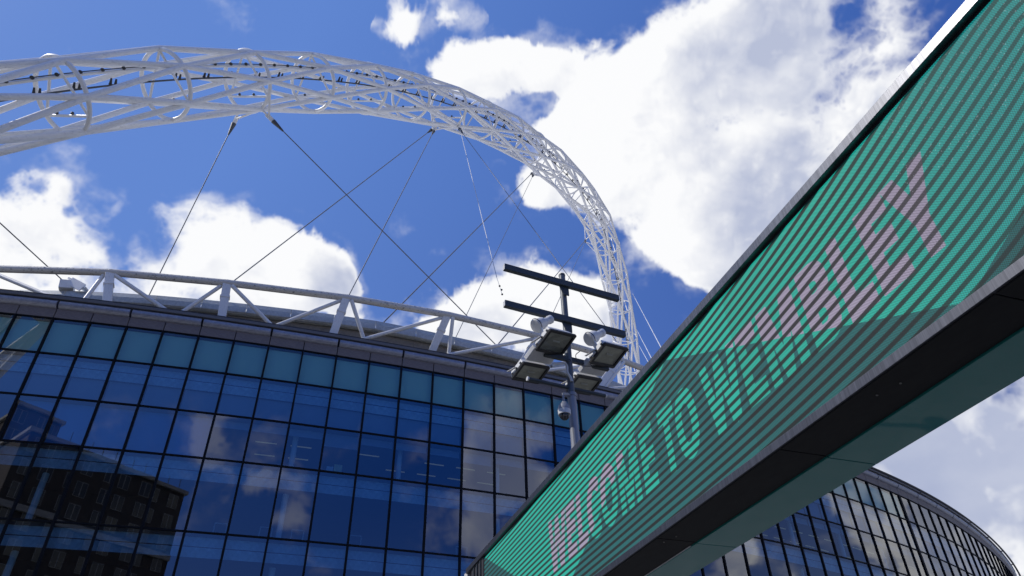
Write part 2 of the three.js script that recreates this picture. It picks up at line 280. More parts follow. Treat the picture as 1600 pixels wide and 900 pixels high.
for (const s of [SA, SB]) part(stadium, 'end_wall', quadGeo([[wallAt(s, -60, 0), wallAt(s, 0, 0), wallAt(s, 0, 42), wallAt(s, -60, 42)]]), M.ledge);
// rim: lintel panels, gutter lengths, ledge
for (let i = 0; i < NODES.length - 1; i++) {
  const a = NODES[i], b = NODES[i + 1], e = 0.012, A = wallAt(a + e, 0.06, 40.31), B = wallAt(b - e, 0.06, 40.31);
  bar(stadium, 'lintel_panel', A, B, 0.12, 0.94, M.lintel, YUP, PLAIN_BOX);
}
for (let i = 0; i < NODES.length - 1; i += 2) {
  const a = NODES[i], b = NODES[Math.min(i + 2, NODES.length - 1)], mid = NODES[Math.min(i + 1, NODES.length - 1)];
  const g = []; const pts = [wallAt(a + 0.03, 0.05, 41.2), wallAt(mid, 0.05, 41.2), wallAt(b - 0.03, 0.05, 41.2)];
  for (let k = 0; k < 2; k++) { const d = pts[k + 1].clone().sub(pts[k]), m = new THREE.Matrix4().compose(pts[k].clone().lerp(pts[k + 1], 0.5), new THREE.Quaternion().setFromUnitVectors(YUP, d.clone().normalize()), V(0.42, d.length(), 0.42)); if (d.length() > 0.05) g.push(placed(new THREE.CylinderGeometry(1, 1, 1, 20, 1), m)); }
  part(stadium, 'gutter_tube', mergeGeometries(g), M.gutter);
}
{
  const strip = (lo, hi, o0, o1) => bandStrip(SA, SB, lo, hi, o0, o1);
  part(stadium, 'rim_ledge', quadGeo([...strip(41.64, 41.92, 0.46, 0.48), ...strip(41.92, 41.921, 0.48, -0.6), ...strip(41.639, 41.64, -0.6, 0.46)]), M.ledge);
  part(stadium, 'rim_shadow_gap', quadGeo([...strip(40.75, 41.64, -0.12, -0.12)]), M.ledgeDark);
  part(stadium, 'rim_edge', quadGeo([...strip(41.93, 42.06, 0.42, 0.42), ...strip(42.06, 42.061, 0.42, -30)]), M.ledgeDark);
  const pts = []; for (let s = 29; s <= 54; s += 0.5) pts.push(wallAt(s, 0.85, 41.72));
  part(stadium, 'edge_rail', new THREE.TubeGeometry(new THREE.CatmullRomCurve3(pts), 160, 0.16, 8), M.ledgeDark);
  for (let s = 30; s <= 53; s += 3) bar(stadium, 'rail_bracket', wallAt(s, 0.3, 41.75), wallAt(s, 0.85, 41.7), 0.1, 0.16, M.ledge);
}
// roof edge set back behind the rim
const FAS = [[-90, -60], [-70, -57.6], [-56, -57.2], [-44.2, -57.8], [-36.4, -58.9], [-29.7, -60.3], [-20.7, -62.6], [-14.8, -64.4], [-5.2, -68.5], [1.2, -71.5], [7.5, -75.4], [12, -78.3], [16.9, -82], [23.8, -88.1], [40, -105], [58, -131], [74, -165], [82, -200]].map(([x, z]) => V(x, 48, z));
const fasCurve = new THREE.CatmullRomCurve3(FAS); const FP = fasCurve.getSpacedPoints(56);
for (let i = 0; i < 56; i++) {
  const a = FP[i], b = FP[i + 1], d = b.clone().sub(a).normalize(), n = V(-d.z, 0, d.x), e = 0.02;   // n faces out
  const at = (p, y, o) => V(p.x + n.x * o, y, p.z + n.z * o), A = a.clone().addScaledVector(d, e), B = b.clone().addScaledVector(d, -e);
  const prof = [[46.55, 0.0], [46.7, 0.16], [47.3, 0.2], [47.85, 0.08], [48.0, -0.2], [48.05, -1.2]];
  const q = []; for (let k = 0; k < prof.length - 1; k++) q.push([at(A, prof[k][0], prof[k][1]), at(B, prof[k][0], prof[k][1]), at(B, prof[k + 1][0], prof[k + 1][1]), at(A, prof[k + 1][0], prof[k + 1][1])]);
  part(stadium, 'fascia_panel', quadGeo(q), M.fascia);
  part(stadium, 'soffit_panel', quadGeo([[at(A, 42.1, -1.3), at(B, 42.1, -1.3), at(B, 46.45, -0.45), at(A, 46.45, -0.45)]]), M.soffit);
}
{
  const sh = new THREE.Shape(); sh.moveTo(FP[0].x, -FP[0].z); for (const p of FP) sh.lineTo(p.x, -p.z); sh.lineTo(70, 330); sh.lineTo(-120, 330); sh.closePath();
  const g = new THREE.ExtrudeGeometry(sh, { depth: 0.6, bevelEnabled: false }); g.rotateX(-Math.PI / 2); g.translate(0, 47.0, -1.0);
  part(stadium, 'roof_deck', g, M.roof);
}
// white cable anchor on the roof edge
{
  const g = sub(stadium, 'cable_anchor'), o = V(-45.6, 48.1, -57.9);
  bar(g, 'anchor_block', o.clone().add(V(-0.7, 0.3, 0.3)), o.clone().add(V(0.5, 0.5, -0.2)), 1.3, 1.0, M.white);
  bar(g, 'anchor_plate', o.clone().add(V(-0.1, 1.3, 0)), o.clone().add(V(2.2, -0.1, 0)), 1.1, 0.18, M.white);
  bar(g, 'anchor_plate', o.clone().add(V(0.2, 0.9, 0.5)), o.clone().add(V(1.9, -0.1, 0.5)), 0.12, 0.9, M.white);
}
// roof truss above the rim
{
  const T = sub(stadium, 'roof_truss');
  const top = [[-72, -53.4], [-61.5, -52.6], [-50.6, -52.8], [-39.0, -53.9], [-28.3, -56.0], [-17.0, -58.9], [-6.9, -62.35], [2.85, -66.8], [12.3, -72.1], [20.2, -77.6], [28, -84]].map(([x, z]) => V(x, 47, z));
  const foot = [null, [-59.7, -52.6], [-48.9, -52.6], [-37.75, -53.4], [-28, -56.2], [-17.8, -59.1], [-8.5, -63.2], [0.6, -66.7], [9.5, -71.3], [17, -76.2], null];
  const pair = [[[-64, -52.2], [-66, -52]], [[-53.4, -51.7], [-56, -51.8]], [[-39.56, -52.85], [-42.75, -52.04]], [[-31.26, -55.08], [-32.95, -54.6]], [[-23.1, -57.8], [-23.7, -57.6]], [[-14.75, -60.44], [-15.1, -60.43]], [[-6.5, -63.8], [-6.8, -63.8]], [[2.7, -67.7], [2.2, -67.4]], [[10.7, -71.8], [10.2, -71.5]], [[18.4, -77], [18, -76.6]]];
  for (let i = 0; i < top.length - 1; i++) tube(T, 'chord', top[i], top[i + 1], 0.36, M.truss, UNIT_CYL);
  for (let i = 0; i < top.length; i++) {
    if (i > 0 && i < top.length - 1) { const k = part(T, 'chord_joint', new THREE.SphereGeometry(0.37, 14, 10), M.truss); k.position.copy(top[i]); }
    if (foot[i]) {
      const f = V(foot[i][0], 42.9, foot[i][1]), t = top[i].clone(), d = t.clone().sub(f), n = V(0.35, 0, 0.94);
      bar(T, 'post', f.clone().addScaledVector(d, -0.22), t.clone().addScaledVector(d, -0.05), 0.78, 0.5, M.trussPost, n);
      bar(T, 'post_collar', f.clone().addScaledVector(d, 0.55), f.clone().addScaledVector(d, 0.60), 0.92, 0.62, M.trussPost, n);
    }
    // diagonals: from the foot on each side up to the top joint
    const dg = (q, s) => { const f = V(q[0], 42.95, q[1]), t = top[i].clone().add(V(s * 0.55, -0.35, 0)); f.addScaledVector(t.clone().sub(f), -0.24); const L = f.distanceTo(t); const m = part(T, 'diagonal', new THREE.CylinderGeometry(0.2, 0.2, L, 12), M.trussPost); m.position.copy(f).lerp(t, 0.5); m.quaternion.setFromUnitVectors(YUP, t.sub(f).normalize()); };
    if (i > 0) dg(pair[i - 1][0], -1);
    if (i < pair.length) dg(pair[i][1], 1);
  }
}

// ---------------------------------------------------------------- the arch
const Q = { x: -69.1, z: -24.84, az: 0.32963, a: 150.2, b: 147.56, lean: 0.33804, n: 1.5938 };
const AE = V(Math.sin(Q.az), 0, -Math.cos(Q.az)), AH = V(Math.cos(Q.az), 0, Math.sin(Q.az)), AU = V(AH.x * Math.sin(Q.lean), Math.cos(Q.lean), AH.z * Math.sin(Q.lean)), PN = new THREE.Vector3().crossVectors(AE, AU);
const AP = [], AS = [0];
for (let i = 0; i <= 8000; i++) { const th = 0.001 + (Math.PI - 0.002) * i / 8000, c = -Math.cos(th), x = Math.sign(c) * Math.pow(Math.abs(c), 2 / Q.n), y = Math.pow(Math.sin(th), 2 / Q.n); AP.push(V(Q.x, 0, Q.z).addScaledVector(AE, Q.a * (1 + x)).addScaledVector(AU, Q.b * y)); if (i) AS.push(AS[i - 1] + AP[i].distanceTo(AP[i - 1])); }
function archAt(k) {   // frame at ring number k
  const s = 67.4 + 11.6 * k; let i = 0, lo = 0, hi = AS.length - 2; while (lo < hi) { const m = (lo + hi + 1) >> 1; if (AS[m] <= s) lo = m; else hi = m - 1; } i = lo;
  const t = (s - AS[i]) / (AS[i + 1] - AS[i]), p = AP[i].clone().lerp(AP[i + 1], t), T = AP[Math.min(i + 8, 8000)].clone().sub(AP[Math.max(0, i - 8)]).normalize(), B = new THREE.Vector3().crossVectors(T, PN).normalize();
  return { p, T, B };
}
const ringPoint = (f, ang, r) => f.p.clone().addScaledVector(f.B, Math.cos(ang) * r).addScaledVector(PN, Math.sin(ang) * r);
const arch = thing('stadium_arch', 'huge white lattice steel arch of rings and crossing tubes above the stadium roof', 'arch', V(0, 0, 0));
const RAD = 3.75, PH = 26 * Math.PI / 180, K0 = -5, K1 = 19;
const rIn = (k) => RAD * (k < -3 ? 0.55 + 0.22 * (k + 5) : 1);
const ringGeo = new THREE.TorusGeometry(RAD - 0.12, 0.23, 10, 48), ringGeoFar = new THREE.TorusGeometry(RAD - 0.12, 0.2, 8, 32);
for (let k = K0; k <= K1 + 1; k++) {
  const f = archAt(k), r = part(arch, 'ring', k > 8 ? ringGeoFar : ringGeo, M.white);
  r.position.copy(f.p); r.quaternion.setFromRotationMatrix(new THREE.Matrix4().makeBasis(f.B, PN.clone(), new THREE.Vector3().crossVectors(f.B, PN))); r.scale.setScalar(rIn(k) / RAD);
  const tri = [176, 56, 296].map((d) => ringPoint(f, d * Math.PI / 180, rIn(k) - 0.2));
  const inv = r.matrix.compose(r.position, r.quaternion, r.scale).clone().invert();
  const loc = tri.map((p) => p.clone().applyMatrix4(inv));
  for (let j = 0; j < 3; j++) tube(r, 'ring_brace', loc[j], loc[(j + 1) % 3], 0.14, M.white, UNIT_CYL8);
}
const node = (k, j) => { const f = archAt(k); return ringPoint(f, PH + Math.PI / 6 * k + Math.PI / 3 * j, rIn(k)); };
for (let k = K0; k <= K1; k++) for (let j = 0; j < 6; j++) { const a = node(k, j); tube(arch, 'strut', a, node(k + 1, j), 0.30, M.white); tube(arch, 'strut', a, node(k + 1, j - 1), 0.30, M.white); }
{ // the rest of the far leg, behind the stadium
  const g = []; for (let k = K1 + 1; k < 31; k++) for (let j = 0; j < 6; j++) for (const q of [j, j - 1]) { const a = node(k, j), b = node(k + 1, q), d = b.clone().sub(a), m = new THREE.Matrix4().compose(a.lerp(b, 0.5), new THREE.Quaternion().setFromUnitVectors(YUP, d.clone().normalize()), V(0.3, d.length(), 0.3)); g.push(placed(UNIT_CYL8, m)); }
  part(arch, 'far_leg_struts', mergeGeometries(g), M.white).userData.kind = 'stuff';
  const f = archAt(K0); const base = part(arch, 'foot_plinth', new THREE.CylinderGeometry(2.6, 3.4, 6, 24), M.concrete); base.position.set(-68.6, 3, -24.9);
  const c = part(arch, 'foot_cone', new THREE.CylinderGeometry(2.1, 0.9, f.p.distanceTo(V(-68.6, 6, -24.9)), 20), M.white); c.position.copy(f.p).lerp(V(-68.6, 6, -24.9), 0.5); c.quaternion.setFromUnitVectors(YUP, f.p.clone().sub(V(-68.6, 6, -24.9)).normalize());
}
{ // service rails with lamps inside the lattice
  const off = (s, b, n) => { const f = archAt(s); return f.p.clone().addScaledVector(f.B, b).addScaledVector(PN, n); };
  const path = (b, n) => { const p = []; for (let k = -4; k <= 20; k += 0.5) p.push(off(k, b, n)); return new THREE.CatmullRomCurve3(p); };
  part(arch, 'service_tube', new THREE.TubeGeometry(path(-1.75, 0), 200, 0.17, 8), M.white);
  part(arch, 'cable_line', new THREE.TubeGeometry(path(-1.98, 0.25), 200, 0.055, 6), M.lampBlack);
  part(arch, 'lamp_rail', new THREE.TubeGeometry(path(-0.45, 0.3), 200, 0.10, 6), M.socket);
  const lampGeo = mergeGeometries([new THREE.CylinderGeometry(0.09, 0.15, 0.62, 10).translate(-0.28, 0.3, 0), new THREE.CylinderGeometry(0.09, 0.15, 0.62, 10).translate(0.28, 0.3, 0), new THREE.BoxGeometry(0.9, 0.08, 0.16)]);
  const clipGeo = new THREE.SphereGeometry(0.17, 8, 6);
  for (let k = -3; k <= 18; k += 1 / 3) {
    const f = archAt(k + 0.12), l = part(arch, 'spot_lamp', lampGeo, M.lampBlack);
    l.position.copy(off(k + 0.12, -0.5, 0.3)); l.quaternion.setFromRotationMatrix(new THREE.Matrix4().makeBasis(f.T, f.B.clone().negate(), new THREE.Vector3().crossVectors(f.T, f.B.clone().negate())));
    l.rotateX(0.35); l.rotateZ(-0.25);
  }
  const clips = []; for (let k = -3; k <= 18; k += 0.2) { const p = off(k, -1.98, 0.25); clips.push(placed(clipGeo, new THREE.Matrix4().compose(p, new THREE.Quaternion(), V(1.3, 0.7, 1.3)))); }
  part(arch, 'cable_clips', mergeGeometries(clips), M.lampBlack).userData.kind = 'stuff';
  // small twin lamps on the lower brace of every other ring
  for (let k = 0; k <= 10; k += 1) { const f = archAt(k), a = ringPoint(f, 56 * Math.PI / 180, 3.5), b = ringPoint(f, 296 * Math.PI / 180, 3.5); for (const t of [0.36, 0.74]) { const l = part(arch, 'brace_lamp', clipGeo, M.socket); l.position.copy(a).lerp(b, t).addScaledVector(f.B, -0.22); } }
}

// ---------------------------------------------------------------- stay cables
function stay(up, low, r, label, mat = M.cable, sock = true, ext = -2.2, name = 'stay_cable') {
  const c = thing(name, label, 'cable', low, 'stay cables between the arch and the roof'); const d = up.clone().sub(low), u = d.clone().normalize(), L = d.length();
  tube(c, 'wire_rope', u.clone().multiplyScalar(ext), d.clone().addScaledVector(u, sock ? -2.3 : 0), r * 0.8, mat, UNIT_CYL8);
  if (sock) {
    const s = part(c, 'socket', new THREE.CylinderGeometry(0.30, 0.11, 1.7, 12), M.socket); s.position.copy(d).addScaledVector(u, -1.6); s.quaternion.setFromUnitVectors(YUP, u);
    const p = part(c, 'lug_plate', new THREE.BoxGeometry(0.5, 1.3, 0.16), M.white); p.position.copy(d).addScaledVector(u, -0.25); p.quaternion.setFromUnitVectors(YUP, u);
  }
  if (sock) { // short struts from the socket to the two nearest joints of the lattice
    const near = []; for (let k = -1; k <= 18; k++) for (let j = 0; j < 6; j++) { const q = node(k, j); near.push([q.distanceTo(up), q]); } near.sort((a, b) => a[0] - b[0]);
    for (const [dd, q] of near.slice(0, 2)) if (dd > 0.2 && dd < 6) tube(c, 'hanger_strut', d.clone(), q.clone().sub(low), 0.13, M.white, UNIT_CYL8);
  }
  return c;
}
const stays = [
  [[-33.3, 73.4, -56.7], [-38.6, 49.5, -60.56], 0.075, 'grey stay cable falling left from the left socket of two under the arch'],
  [[-28.8, 72.4, -55.7], [-2.3, 49.5, -71.7], 0.08, 'long grey stay cable running down right from the right socket of two under the arch'],
  [[-13.4, 104.1, -84.2], [-31, 49.5, -60.4], 0.085, 'long dark stay cable running from the arch crown down left to the truss post'],
  [[-13.1, 103.8, -84.2], [-18.1, 49.5, -62.7], 0.08, 'thin grey stay cable dropping steeply beside the long dark one from the arch crown'],
  [[-8.7, 102.8, -83], [11, 49.5, -69.5], 0.06, 'faint grey stay cable passing behind the floodlight mast crossbars'],
  [[5.5, 128.2, -117.9], [-14.8, 49.5, -67.1], 0.1, 'dark stay cable with its socket against cloud on the right of the arch'],
  [[5.7, 127.7, -118.1], [-6.8, 49.5, -70.5], 0.06, 'faint thin stay cable right of the dark one whose socket stands against cloud'],
  [[20.5, 134.1, -148.8], [-2.3, 49.5, -72.9], 0.1, 'grey stay cable from low on the far arch leg crossing behind the upper crossbar'],
  [[21.6, 140.9, -157.2], [3.6, 49.5, -69.8], 0.06, 'faintest stay cable beside the far arch leg, ending behind the left floodlights'],
  [[-46.5, 46.9, -40.5], [-46.1, 49, -57.2], 0.07, 'dark stay cable at the left picture edge ending in the white roof anchor'],
  [[37.1, 136.9, -177.4], [19.4, 49.5, -77.3], 0.09, 'white stay cable outside the far arch leg, uppermost of the pale ones on the right'],
  [[39, 131.3, -188.8], [18.5, 49.5, -79.7], 0.09, 'white stay cable right of the far arch leg, between the two other pale ones'],
  [[39, 125.6, -189.1], [18.3, 49.5, -80.6], 0.08, 'white stay cable right of the far arch leg, lowest of the pale ones'],
];
stays.forEach(([u, l, r, label], i) => stay(V(...u), V(...l), r, label, i >= 10 ? M.whiteCable : M.cable, i < 10, i === 2 ? 1.6 : -2.2));
{ // thin white line with end fittings
  const up = V(-8.5, 102.8, -83), low = V(-1.58, 49.5, -59.28), c = thing('hanging_line', 'thin white hanging line with small dark clips at its lower end left of the mast', 'line', low);
  tube(c, 'rope', V(0, 0, 0), up.clone().sub(low), 0.045, M.whiteCable, UNIT_CYL8);
  for (const [x, y, z] of [[0.3, -1.2, 0], [0.5, -1.7, 0], [0.55, -2.3, 0]]) { const m = part(c, 'clip', new THREE.SphereGeometry(0.11, 8, 6), M.lampBlack); m.position.set(x, y, z); }
  tube(c, 'tail', V(0, 0, 0), V(0.55, -2.3, 0), 0.02, M.whiteCable, UNIT_CYL8);
}

// ---------------------------------------------------------------- floodlight mast
const MP = V(1.4195, 0, -15.937), BE = V(0.9018, 0, -0.4321), BM = V(0.4321, 0, 0.9018);
const mp = (t, h, o = 0) => V(BE.x * t + BM.x * o, h, BE.z * t + BM.z * o);   // in the mast's own frame
{
  const m = thing('light_mast', 'tall grey steel mast with two dark crossbars standing behind the led screen', 'mast', MP);
  const c = part(m, 'pole', new THREE.CylinderGeometry(0.088, 0.088, 3.85, 24), M.mastUpper); c.position.set(0, 12.545, 0);
  const lo = part(m, 'lower_pole', new THREE.CylinderGeometry(0.108, 0.13, 10.6, 24), M.mast); lo.position.set(0, 5.3, 0);
  const co = part(m, 'collar', new THREE.CylinderGeometry(0.125, 0.125, 0.09, 24), M.mast); co.position.set(0, 10.62, 0);
  const cap = part(m, 'cap', new THREE.CylinderGeometry(0.09, 0.098, 0.05, 20), M.mastDark); cap.position.set(0, 14.48, 0);
  for (const [h, l, r] of [[14.05, -1.87, 1.70], [12.82, -1.88, 1.745]]) {
    bar(m, 'crossbar', mp(l, h, 0.155), mp(r, h, 0.155), 0.12, 0.185, M.mastDark);
    for (const q of [l - 0.004, r + 0.004]) bar(m, 'sunlit_bar_end', mp(q - 0.006, h, 0.155), mp(q + 0.006, h, 0.155), 0.11, 0.172, M.lampBody);  // pale ends: sunlight on the bar ends put into their colour
    const sh = new THREE.Shape(); sh.moveTo(-0.2, 0); sh.lineTo(0.1, 0); sh.lineTo(0.1, -0.28); sh.lineTo(-0.06, -0.28); sh.closePath();
    const g = new THREE.ExtrudeGeometry(sh, { depth: 0.03, bevelEnabled: false }); const w = part(m, 'gusset', g, M.mastDark); w.position.copy(mp(0, h - 0.08, 0.11)); w.rotation.y = Math.atan2(-BE.z, BE.x);
  }
  bar(m, 'upper_arm', mp(-0.72, 11.66, 0.02), mp(1.17, 11.66, 0.02), 0.1, 0.13, M.mastDark);
  const arm = tube(m, 'lower_arm', mp(-1.2, 10.82, 0), mp(1.0, 10.82, 0), 0.048, M.mastDark);
  for (const t of [-1.21, 1.01]) tube(m, 'arm_plug', mp(t - 0.02, 10.82), mp(t + 0.02, 10.82), 0.055, M.lampBody);
  // bent white conduit on the left of the pole
  const curve = new THREE.CatmullRomCurve3([mp(-0.58, 11.27, 0.1), mp(-0.52, 11.34, 0.1), mp(-0.3, 11.43, 0.1), mp(-0.17, 11.45, 0.1), mp(-0.13, 11.38, 0.1), mp(-0.13, 11.2, 0.1), mp(-0.06, 11.08, 0.1), mp(-0.02, 10.95, 0.11)]);
  part(m, 'conduit', new THREE.TubeGeometry(curve, 40, 0.035, 8), M.lampBody);
  for (const [a, b, cc] of [[0.3, 0.12, 0.55], [-0.45, -0.2, -0.05]]) { const cv = new THREE.CatmullRomCurve3([mp(a, 11.95, 0.1), mp(b, 11.72, 0.16), mp((a + b) / 2, 11.45, 0.2), mp(cc, 11.5, 0.2), mp(cc, 11.62, 0.1)]); part(m, 'loose_cable', new THREE.TubeGeometry(cv, 30, 0.011, 6), M.lampBlack); }
}
// floodlights: lens faces down and slightly to the right
const E1 = V(0.72, 0.23, -0.655).normalize(), NN = V(0.43, -0.89, 0.145); NN.addScaledVector(E1, -NN.dot(E1)).normalize(); const E2 = new THREE.Vector3().crossVectors(NN, E1).normalize();
const lampBasis = new THREE.Quaternion().setFromRotationMatrix(new THREE.Matrix4().makeBasis(E1, E2, NN));   // local z is the way the lens looks
function floodlight(t, h, o, label, drum) {
  const f = thing('floodlight', label, 'floodlight', MP.clone().add(mp(t, h, o)), 'floodlights on the mast arms'); f.quaternion.copy(lampBasis);
  const W = 0.93, D = drum ? 0.66 : 0.54, T = 0.19;
  const body = new RoundedBoxGeometry(W, D, T, 3, 0.035); body.translate(0, 0, -T / 2); { const p = body.attributes.position; for (let i = 0; i < p.count; i++) if (p.getZ(i) < -T * 0.6) { p.setX(i, p.getX(i) * 0.9); p.setY(i, p.getY(i) * 0.88); } body.computeVertexNormals(); }
  part(f, 'housing', body, M.lampBody);
  if (drum) {
  const gear = part(f, 'gear_box', new RoundedBoxGeometry(W * 0.96, 0.42, T * 0.8, 3, 0.03), M.lampBody); gear.position.set(0, -D / 2 - 0.22, -T * 0.62);
  for (const x of [-0.28, 0, 0.28]) { const rb = part(f, 'cooling_fin', PLAIN_BOX, M.lampBody); rb.scale.set(0.02, 0.4, 0.05); rb.position.set(x, -D / 2 - 0.22, -T * 1.05); }
  }
  const fr = new THREE.Shape(); const rr = (s, x, y, w, hh, r) => { s.moveTo(x + r, y); s.lineTo(x + w - r, y); s.quadraticCurveTo(x + w, y, x + w, y + r); s.lineTo(x + w, y + hh - r); s.quadraticCurveTo(x + w, y + hh, x + w - r, y + hh); s.lineTo(x + r, y + hh); s.quadraticCurveTo(x, y + hh, x, y + hh - r); s.lineTo(x, y + r); s.quadraticCurveTo(x, y, x + r, y); };
  rr(fr, -W / 2 - 0.02, -D / 2 - 0.02, W + 0.04, D + 0.04, 0.05); const hole = new THREE.Path(); rr(hole, -W / 2 + 0.05, -D / 2 + 0.05, W - 0.1, D - 0.1, 0.03); fr.holes.push(hole);
  part(f, 'lens_frame', new THREE.ExtrudeGeometry(fr, { depth: 0.05, bevelEnabled: true, bevelSize: 0.006, bevelThickness: 0.006, bevelSegments: 1 }).translate(0, 0, 0), M.lampFrame);
  const gl = part(f, 'lens', new THREE.PlaneGeometry(W - 0.1, D - 0.1), lensGlass); gl.position.z = 0.035;
  const back = part(f, 'reflector', quadGeo([[V(-0.33, -0.31, 0.02), V(0.33, -0.31, 0.02), V(0.2, -0.1, -0.02), V(-0.2, -0.1, -0.02)], [V(0.33, -0.31, 0.02), V(0.33, 0.31, 0.02), V(0.2, 0.14, -0.02), V(0.2, -0.1, -0.02)], [V(0.33, 0.31, 0.02), V(-0.33, 0.31, 0.02), V(-0.2, 0.14, -0.02), V(0.2, 0.14, -0.02)], [V(-0.33, 0.31, 0.02), V(-0.33, -0.31, 0.02), V(-0.2, -0.1, -0.02), V(-0.2, 0.14, -0.02)], [V(-0.2, -0.1, -0.021), V(0.2, -0.1, -0.021), V(0.2, 0.14, -0.021), V(-0.2, 0.14, -0.021)]]), M.reflector); back.scale.set((W - 0.1) / 0.67, (D - 0.1) / 0.63, 0.4); back.position.z = 0.012;
  const bulb = tube(f, 'bulb', V(-0.12, 0.02, 0.005), V(0.12, 0.02, 0.005), 0.022, M.lampBody, UNIT_CYL8);
  for (const y of [-0.22, 0.02, 0.24]) for (const sd of [-1, 1]) { const l = part(f, 'latch', PLAIN_BOX, M.lampFrame); l.scale.set(0.03, 0.05, 0.07); l.position.set(sd * (W / 2 + 0.012), y * D / 0.66, -0.03); }
  for (const sd of [-1, 1]) bar(f, 'yoke', V(sd * (W / 2 + 0.03), 0.02, -0.07), V(sd * (W / 2 + 0.03), -D / 2 + 0.02, -0.2), 0.018, 0.07, M.lampBody, V(1, 0, 0));
  if (drum) { // round gear housing with a narrower neck and cap, at the back of the head
    const g = sub(f, 'gear_housing');
    const inv = lampBasis.clone().invert(), dir = BE.clone().multiplyScalar(0.80).add(V(0, 0.60, 0)).normalize().applyQuaternion(inv), c0 = mp(-0.50, 0.42, -0.12).applyQuaternion(inv);
    const pts = [[0, 0], [0.165, 0], [0.185, 0.02], [0.185, 0.06], [0.17, 0.07], [0.165, 0.26], [0.15, 0.3], [0.105, 0.34], [0.10, 0.5], [0.115, 0.51], [0.115, 0.6], [0.08, 0.63], [0, 0.63]].map(([a, b]) => new THREE.Vector2(a, b));
    const l = part(g, 'drum', new THREE.LatheGeometry(pts, 28), M.lampBody); l.position.copy(c0); l.quaternion.setFromUnitVectors(YUP, dir);
    const r = part(g, 'clamp_band', new THREE.TorusGeometry(0.188, 0.012, 6, 28), M.lampBlack); r.position.copy(c0).addScaledVector(dir, 0.06); r.quaternion.setFromUnitVectors(V(0, 0, 1), dir);
    bar(g, 'bracket', c0.clone().addScaledVector(dir, 0.1), V(-0.3, 0.0, -0.18), 0.16, 0.03, M.lampBody, dir);
  }
  return f;
}
floodlight(-0.60, 11.80, 0.43, 'white floodlight with round gear housing on the mast, nearer one left of the pole', true);
floodlight(0.955, 11.80, 0.43, 'white floodlight with round gear housing on the mast, nearer one right of the pole', true);
floodlight(-0.90, 11.33, -0.45, 'white floodlight without round housing on the mast, lower left behind the nearer one', false);
floodlight(0.66, 11.33, -0.45, 'white floodlight half hidden low behind the pole, to its right', false);
{ // dome camera
  const d = thing('security_camera', 'grey and white dome security camera hanging left of the mast pole', 'camera', MP.clone().add(mp(-0.36, 9.76, 0.2)));
  const inv = (p) => p;
  const shell = [[0, 0.52], [0.05, 0.5], [0.09, 0.45], [0.13, 0.38], [0.15, 0.30], [0.152, 0.24]].map(([a, b]) => new THREE.Vector2(a, b)).reverse();
  part(d, 'hood', new THREE.LatheGeometry(shell, 24), M.mast);
  part(d, 'ring_band', new THREE.CylinderGeometry(0.156, 0.15, 0.12, 24).translate(0, 0.2, 0), M.lampBody);
  part(d, 'dome', new THREE.SphereGeometry(0.125, 24, 14, 0, Math.PI * 2, Math.PI / 2, Math.PI / 2).scale(1, 1.1, 1).translate(0, 0.14, 0), M.winGlass);
  part(d, 'lens_barrel', new THREE.CylinderGeometry(0.045, 0.05, 0.1, 14).rotateX(1.1).translate(0, 0.06, 0.08), M.lampBlack);
  tube(d, 'stem', V(0, 0.5, 0), V(0, 0.72, 0), 0.03, M.mast);
  bar(d, 'arm', V(0, 0.72, 0), V(BE.x * 0.36 - BM.x * 0.2, 0.86, BE.z * 0.36 - BM.z * 0.2), 0.05, 0.06, M.mast);
}

